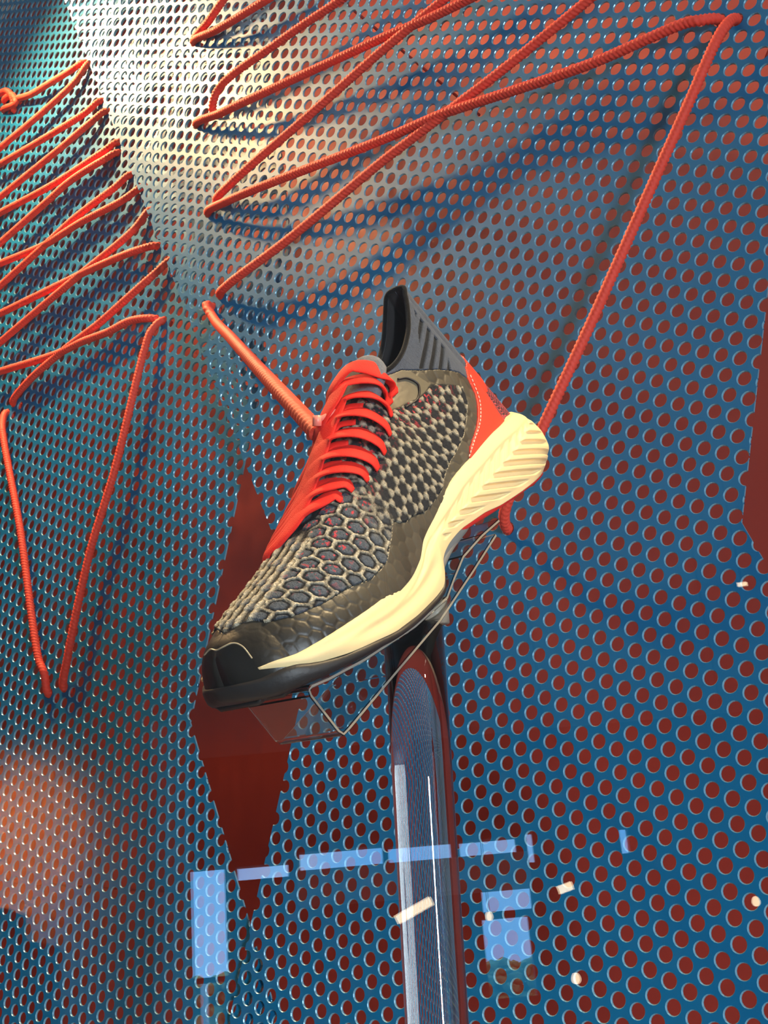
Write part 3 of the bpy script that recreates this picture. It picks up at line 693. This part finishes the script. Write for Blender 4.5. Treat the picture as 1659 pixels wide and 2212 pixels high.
for a1, a2 in ((.40, .50), (.43, .53), (.465, .565), (.50, .60), (.53, .63)):
    pts = [sp(a1 + .02, .80, 1.0), sp(a1 + .035, .95, 2.6), sp((a1 + a2) / 2 + .02, .99, 3.2, -1), sp(a2, .88, 2.0, -1), sp(a2 + .01, .74, -1, -1)]
    ribbon('lace', pts, 6.5, 2.6)
# ================= acrylic stand =================
stand = T(empty('shoe_stand', loc([150, -20, 10])), 'clear acrylic stand with folded wedge cradle and tall round post holding the shoe', 'stand')
def strip(name, path, n0, n1, th, closed=False):
    P = np.array(path, float); m = len(P); nn = []
    for k in range(m):
        d = P[min(k + 1, m - 1)] - P[max(k - 1, 0)]; d /= np.hypot(*d); nn.append((-d[1], d[0]))
    nn = np.array(nn); S_ = [[(P[k][0] + nn[k][0] * s, P[k][1] + nn[k][1] * s, z) for s, z in ((th / 2, n0), (th / 2, n1), (-th / 2, n1), (-th / 2, n0))] for k in range(m)]
    o = lofted(name, S_, mAcr, par=stand); o.data.materials.append(mAcrE)
    zf = W @ RS[:, 2]
    for p_ in o.data.polygons:
        if abs(Vector(zf).dot(p_.normal)) > .7: p_.material_index = 1
    o.data.polygons.foreach_set('use_smooth', np.zeros(len(o.data.polygons), bool))
    bmz = bmesh.new(); bmz.from_mesh(o.data); es = [e for e in bmz.edges if e.calc_face_angle(0) > .8]
    bmesh.ops.bevel(bmz, geom=es, offset=.0005, segments=2, affect='EDGES'); bmz.to_mesh(o.data); bmz.free(); return o
wedge = [(70, 7.5), (90, 4), (118, -3), (138, -10.5), (170, -12), (213, -8.6), (240, -5.0), (254, -2.6), (257, -3.6), (257.5, -7), (251.5, -31), (249.5, -34.8), (245, -34), (200, -22), (150, -8 - 6), (110, -5.5), (76, 2.0)]
wedge = [(70, 9), (90, 7.6), (112, 4), (126, -3), (138, -9.6), (170, -11.6), (213, -9.4), (240, -6.2), (252, -3.9), (254.5, -4.6), (255, -7.5), (249, -31), (247, -34), (242, -33.4), (200, -26), (150, -17.5), (110, -6.5), (78, 3.0)]
strip('cradle', wedge, -17, 34, 2.2)
# post: runs from the lower leaf of the cradle to the floor of the case
top = loc([146, -19, 8]); 
base_dir = ray((944, 2212)); depth_b = 0.70
pb = base_dir * depth_b; ax = pb - top; ax = ax / np.linalg.norm(ax)
bot = top + ax * ((ZB - top[2]) / ax[2])
po = tube('post', [bot + (top - bot) * k for k in np.linspace(0, 1, 14)], .0168, mAcr, n=64); attach(po, stand)
jb = loc([141, -17, 23]); attach(tube('joint_block', [jb - ax * .007, jb, jb + ax * .005], .0075, mAcrE, None, n=20), stand)
bp_ = box('base_plate', (bot[0] - .09, bot[1] - .09, ZB), (bot[0] + .09, bot[1] + .09, ZB + .012), mAcr, bevel=.002); attach(bp_, stand)
# link rope from the panel to the laces, tied with a small plastic tie
ropeS = T(empty('braided_rope', loc([150, 100, -10])), 'thick red braided cord running from a panel hole down to the shoe laces', 'rope', 'red display cords')
h = nearest_hole(uv((455, 664), pf), pf); E_ = loc([128, 101, -14])
a0 = world(h, pf, -.012); a1 = world(h, pf, .002); c1 = hit((459, 684), world(h, pf, .018), pf['n'])
pts = [a0, a1, world(h, pf, .010) + np.array([.001, 0, -.002]), c1, c1 + (E_ - c1) * .3 + np.array([0, 0, -.001]), c1 + (E_ - c1) * .65 + np.array([0, 0, -.001]), E_]
attach(tube('strand', smooth_path(pts, .0012), .0054, mRope, None, n=16, fn=lambda L, th: 1 + 0.10 * np.sin(2 * np.pi * L / 0.0115 + 3.0 * np.abs(th - np.pi))), ropeS)
tie = T(empty('cable_tie', E_), 'small pink plastic tie fastening the cord end to the laces', 'tie')
d_ = hit((732, 889), E_, W[:, 2]) - hit((687, 911), E_, W[:, 2]); m_ = (hit((732, 889), E_, W[:, 2]) + hit((687, 911), E_, W[:, 2])) / 2 - W[:, 2] * .008
attach(tube('strap', [m_ - d_ * .5, m_ - d_ * .25, m_ + d_ * .25, m_ + d_ * .5], .0017, mTie, None, n=10), tie)
attach(tube('head', [m_ - d_ * .5 + W[:, 1] * .003, m_ - d_ * .5, m_ - d_ * .5 - W[:, 1] * .003], .0028, mTie, None, n=10), tie)
# ================= lamps of the case =================
def spot_fixture(pos, target, label):
    e = T(empty('spot_lamp', pos), label, 'lamp'); p = np.array(pos, float); d = np.array(target, float) - p; d /= np.linalg.norm(d)
    b_ = p - d * .012
    attach(tube('housing', [b_ - d * .13, b_ - d * .06, b_ - d * .004], .034, mBlackM, None, n=20), e)
    attach(tube('stem', [[*(b_ - d * .08)[:2], ZT], [*(b_ - d * .08)[:2], (b_ - d * .08)[2] + .03]], .006, mBlackM, None, n=8), e)
spot_fixture(LAMP_A, (-1.20, 1.05, 1.20), 'black ceiling spotlight close to the perforated panels')
spot_fixture(LAMP_B, (-.42, .6, .28), 'black ceiling spotlight aimed at the running shoe')
# ================= the hall in front of the window (seen mirrored in the pane) =================
hd = np.array([W[0, 2], W[1, 2], 0]); hd /= np.linalg.norm(hd); rv = np.array([hd[1], -hd[0], 0])
def vm(r, z, D):                                  # point r to the right, z up, D ahead of the lens in the mirror image -> where it really stands
    p = rv * r + np.array([0, 0, z]) + hd * D; return np.array([p[0], 2 * YG - p[1], p[2]])
def rz(px, D): q = ray(px); t = D / (q @ hd); return (t * (q @ rv), t * q[2])
def vbox(name, r0, r1, z0, z1, D0, D1, m, parent=None, bevel=0):
    return hexa([vm(r0, z0, D0), vm(r1, z0, D0), vm(r1, z0, D1), vm(r0, z0, D1), vm(r0, z1, D0), vm(r1, z1, D0), vm(r1, z1, D1), vm(r0, z1, D1)], m, name, parent, bevel)
DF = 11.0; ZC = 2.55; ZF = -1.55
# opposite wall with window openings
op = []
for a, b in (((357, 1884), (491, 2108)), ((357, 2130), (491, 2290)), ((508, 1873), (622, 1893)), ((643, 1842), (828, 1886)), ((836, 1830), (975, 1862)), ((990, 1818), (1118, 1862)), ((1134, 1798), (1156, 1862)),
             ((1038, 1922), (1150, 1962)), ((1040, 1985), (1160, 2150)), ((1335, 1788), (1362, 1842)), ((640, 1905), (700, 1935))):
    r0, z1 = rz(a, DF); r1, z0 = rz(b, DF); op.append((min(r0, r1), max(r0, r1), min(z0, z1), max(z0, z1)))
rs = sorted({-9.0, 9.0, *[o[0] for o in op], *[o[1] for o in op]}); zs = sorted({ZF, ZC, *[o[2] for o in op], *[o[3] for o in op]})
bmw = bmesh.new()
for i in range(len(rs) - 1):
    j = 0
    while j < len(zs) - 1:
        c = ((rs[i] + rs[i + 1]) / 2, (zs[j] + zs[j + 1]) / 2)
        inside = lambda c: any(o[0] < c[0] < o[1] and o[2] < c[1] < o[3] for o in op)
        if inside(c): j += 1; continue
        k = j
        while k < len(zs) - 1 and not inside((c[0], (zs[k] + zs[k + 1]) / 2)): k += 1
        P = [vm(r, z, D) for z in (zs[j], zs[k]) for r, D in ((rs[i], DF), (rs[i + 1], DF), (rs[i + 1], DF + .12), (rs[i], DF + .12))]
        vs = [bmw.verts.new(p) for p in P]
        for q in ((0, 1, 2, 3), (7, 6, 5, 4), (0, 4, 5, 1), (1, 5, 6, 2), (2, 6, 7, 3), (3, 7, 4, 0)): bmw.faces.new([vs[t] for t in q])
        j = k
bmesh.ops.recalc_face_normals(bmw, faces=bmw.faces[:]); me = bpy.data.meshes.new('wall_opposite'); bmw.to_mesh(me); bmw.free()
S(link('wall_opposite', me, mDark))
def slab_(name, z0, z1, m):
    c = [vm(-9.1, 0, DF + .1)[:2], vm(9.1, 0, DF + .1)[:2], (11.6, YG - .01), (-15.5, YG - .01)]
    return S(hexa([(*p, z0) for p in c] + [(*p, z1) for p in c], m, name))
slab_('ceiling_hall', ZC, ZC + .1, mGrey); slab_('floor_hall', ZF - .1, ZF, mTile)
S(vbox('wall_side', -9.1, -9, ZF, ZC, 7.4, DF + .12, mGrey)); S(vbox('wall_side', 9, 9.1, ZF, ZC, -4, DF + .12, mGrey))
# storefront wall around the case
S(box('wall_front', (XL - 12, YG, ZF), (XL - .1, YG + .1, ZC + .1), mGrey)); S(box('wall_front', (XR + .1, YG, ZF), (XR + 12, YG + .1, ZC + .1), mGrey))
S(box('wall_front', (XL - 12, YG - .01, ZT + .0), (XR + 12, YG - .001, ZC + .1), mGrey)); S(box('wall_front', (XL - .1, YG, ZF), (XR + .1, YG + .1, ZB - .1), mGrey))
# tan pillar at the left, with a warm wall lamp
r1, _ = rz((362, 1800), 5.0); r0 = r1 - 1.25
S(vbox('pillar', r0, r1, ZF, ZC, 5.0, 5.5, mStoneP, bevel=.01))
ra, _ = rz((326, 1700), 4.95); rb_, zt_ = rz((361, 1560), 4.95); S(vbox('trim_2', ra, rb_, ZF, zt_, 4.95, 4.999, mWhite))
r_, z_ = rz((30, 1745), 4.75); lp = vm(r_ - .16, z_ + .0, 4.80)
pl_ = bpy.data.objects['pillar_light']; pl_.location = lp + np.array([0, 0, .0])
pl_.rotation_euler = (Vector(vm(r_ - .16, z_ - .03, 5.0)) - Vector(lp)).to_track_quat('-Z', 'Y').to_euler()
wl = T(empty('wall_lamp', lp), 'small warm wall lamp on the tan pillar', 'lamp')
attach(tube('shade', [lp + [0, 0, .05], lp + [0, 0, .075], lp + [0, 0, .10]], .035, mBlackM, None, n=16), wl)
attach(tube('arm', [lp + [0, 0, .08], (lp + vm(r_ - .16, z_ + .13, 5.0)) / 2 + [0, 0, .02], vm(r_ - .16, z_ + .13, 5.02)], .008, mBlackM, None, n=8), wl)
# rounded dark booth back at the lower left
r1, z1 = rz((62, 1945), 2.6); 
bt = vbox('booth_seat', r1 - .9, r1, ZF, z1, 2.6, 2.9, mDark, bevel=.07); T(bt, 'dark rounded booth seat back near the tan pillar', 'seat')
# pale lintel under the high windows
ra, za = rz((640, 1890), DF - .3); rb_, zb = rz((1150, 1926), DF - .3); S(vbox('trim_1', ra, rb_, zb + .06, za + .03, DF - .3, DF - .01, mWhite))
# outside: hedge and lamp mast
for px0, px1, ytop, D, lab in (((330, 0), (520, 0), 2128, 15.0, 'green clipped hedge outside the square window'), ((1020, 0), (1180, 0), 2085, 16.0, 'green clipped hedge outside the narrow window')):
    a, zt = rz((px0[0], ytop), D); b, _ = rz((px1[0], ytop), D)
    bm = bmesh.new(); rng = np.random.RandomState(int(ytop)); bmesh.ops.create_icosphere(bm, subdivisions=1, radius=.09); base_ = [(v.co.copy()) for v in bm.verts]; bf = [[v.index for v in f.verts] for f in bm.faces]; bm.free()
    V_ = []; F_ = []
    for k in range(420):
        c = vm(a + rng.rand() * (b - a), ZF + rng.rand() * (zt - ZF), D + rng.rand() * .5); s = .7 + rng.rand(); o_ = len(V_)
        V_ += [(c[0] + q.x * s, c[1] + q.y * s, c[2] + q.z * s * .7) for q in base_]; F_ += [[i + o_ for i in f] for f in bf]
    T(mesh('hedge', V_, F_, mLeaf, smooth=False), lab, 'hedge')
a, z1 = rz((440, 2130), 13.5); m_ = T(tube('street_post', [vm(a, ZF, 13.5), vm(a, 0, 13.5), vm(a, z1 + .05, 13.5)], .035, mWhite, n=12), 'slim white post standing outside the square window', 'post')
S(vbox('ground', -14, 14, ZF - .15, ZF - .02, DF + .13, 22, mTile))
# hall lamps, seen as small warm dashes in the pane
def tube_lamp(pa, pb, D, label, rad):
    A = ray(pa); A = A * (D / (A @ hd)); B = ray(pb); B = B * (D / (B @ hd)); A[1] = 2 * YG - A[1]; B[1] = 2 * YG - B[1]
    e = T(empty('tube_lamp', (A + B) / 2), label, 'lamp', 'small lamps in the hall')
    attach(tube('glass_tube', [A, (A + B) / 2, B], rad, mBulb2, None, n=10), e)
    d = (B - A) / np.linalg.norm(B - A); attach(tube('end_cap', [A - d * rad, A - d * rad * .5, A], rad * 1.1, mBlackM, None, n=10), e); attach(tube('end_cap', [B, B + d * rad * .5, B + d * rad], rad * 1.1, mBlackM, None, n=10), e)
    top_ = (A + B) / 2; attach(tube('hanger', [top_, [top_[0], top_[1], (top_[2] + ZC) / 2], [top_[0], top_[1], ZC]], .003, mBlackM, None, n=6), e)
for pa, pb, rad, lab in (((854, 1988), (930, 1945), .020, 'largest warm tube lamp hanging in the hall, reflected over the post'), ((1203, 1924), (1234, 1912), .018, 'short warm tube lamp reflected to the right of the post'),
                     ((58, 1443), (84, 1441), .010, 'thin warm tube lamp reflected beside the left cord end'), ((384, 1545), (404, 1545), .008, 'faint warm tube lamp reflected near the gap'), ((1590, 1263), (1612, 1260), .010, 'thin warm tube lamp reflected at the right border'),
                     ((760, 1046), (800, 1052), .032, 'warm tube lamp reflected over the laces')):
    tube_lamp(pa, pb, 6.0, lab, rad)
for px, r in (((62, 1867), .020), ((1632, 1949), .020), ((1055, 1981), .018), ((1243, 2116), .022)):
    A = ray(px); A = A * (6.9 / (A @ hd)); A[1] = 2 * YG - A[1]
    e = T(empty('bulb_lamp', A), {62: 'round bulb lamp reflected on the tan pillar', 1632: 'round bulb lamp reflected at the right border', 1055: 'round bulb lamp reflected under the window', 1243: 'round bulb lamp reflected lowest of all'}[px[0]], 'lamp', 'small lamps in the hall')
    bm = bmesh.new(); bmesh.ops.create_uvsphere(bm, u_segments=16, v_segments=10, radius=r)
    for v in bm.verts:
        if v.co.z > 0: v.co.z *= 1.5
        v.co += Vector(A)
    me = bpy.data.meshes.new('bulb'); bm.to_mesh(me); bm.free(); attach(link('bulb', me, mBulb2), e)
    attach(tube('cord', [[A[0], A[1], A[2] + r * 1.3], [A[0], A[1], (A[2] + ZC) / 2], [A[0], A[1], ZC]], .003, mBlackM, None, n=6), e)
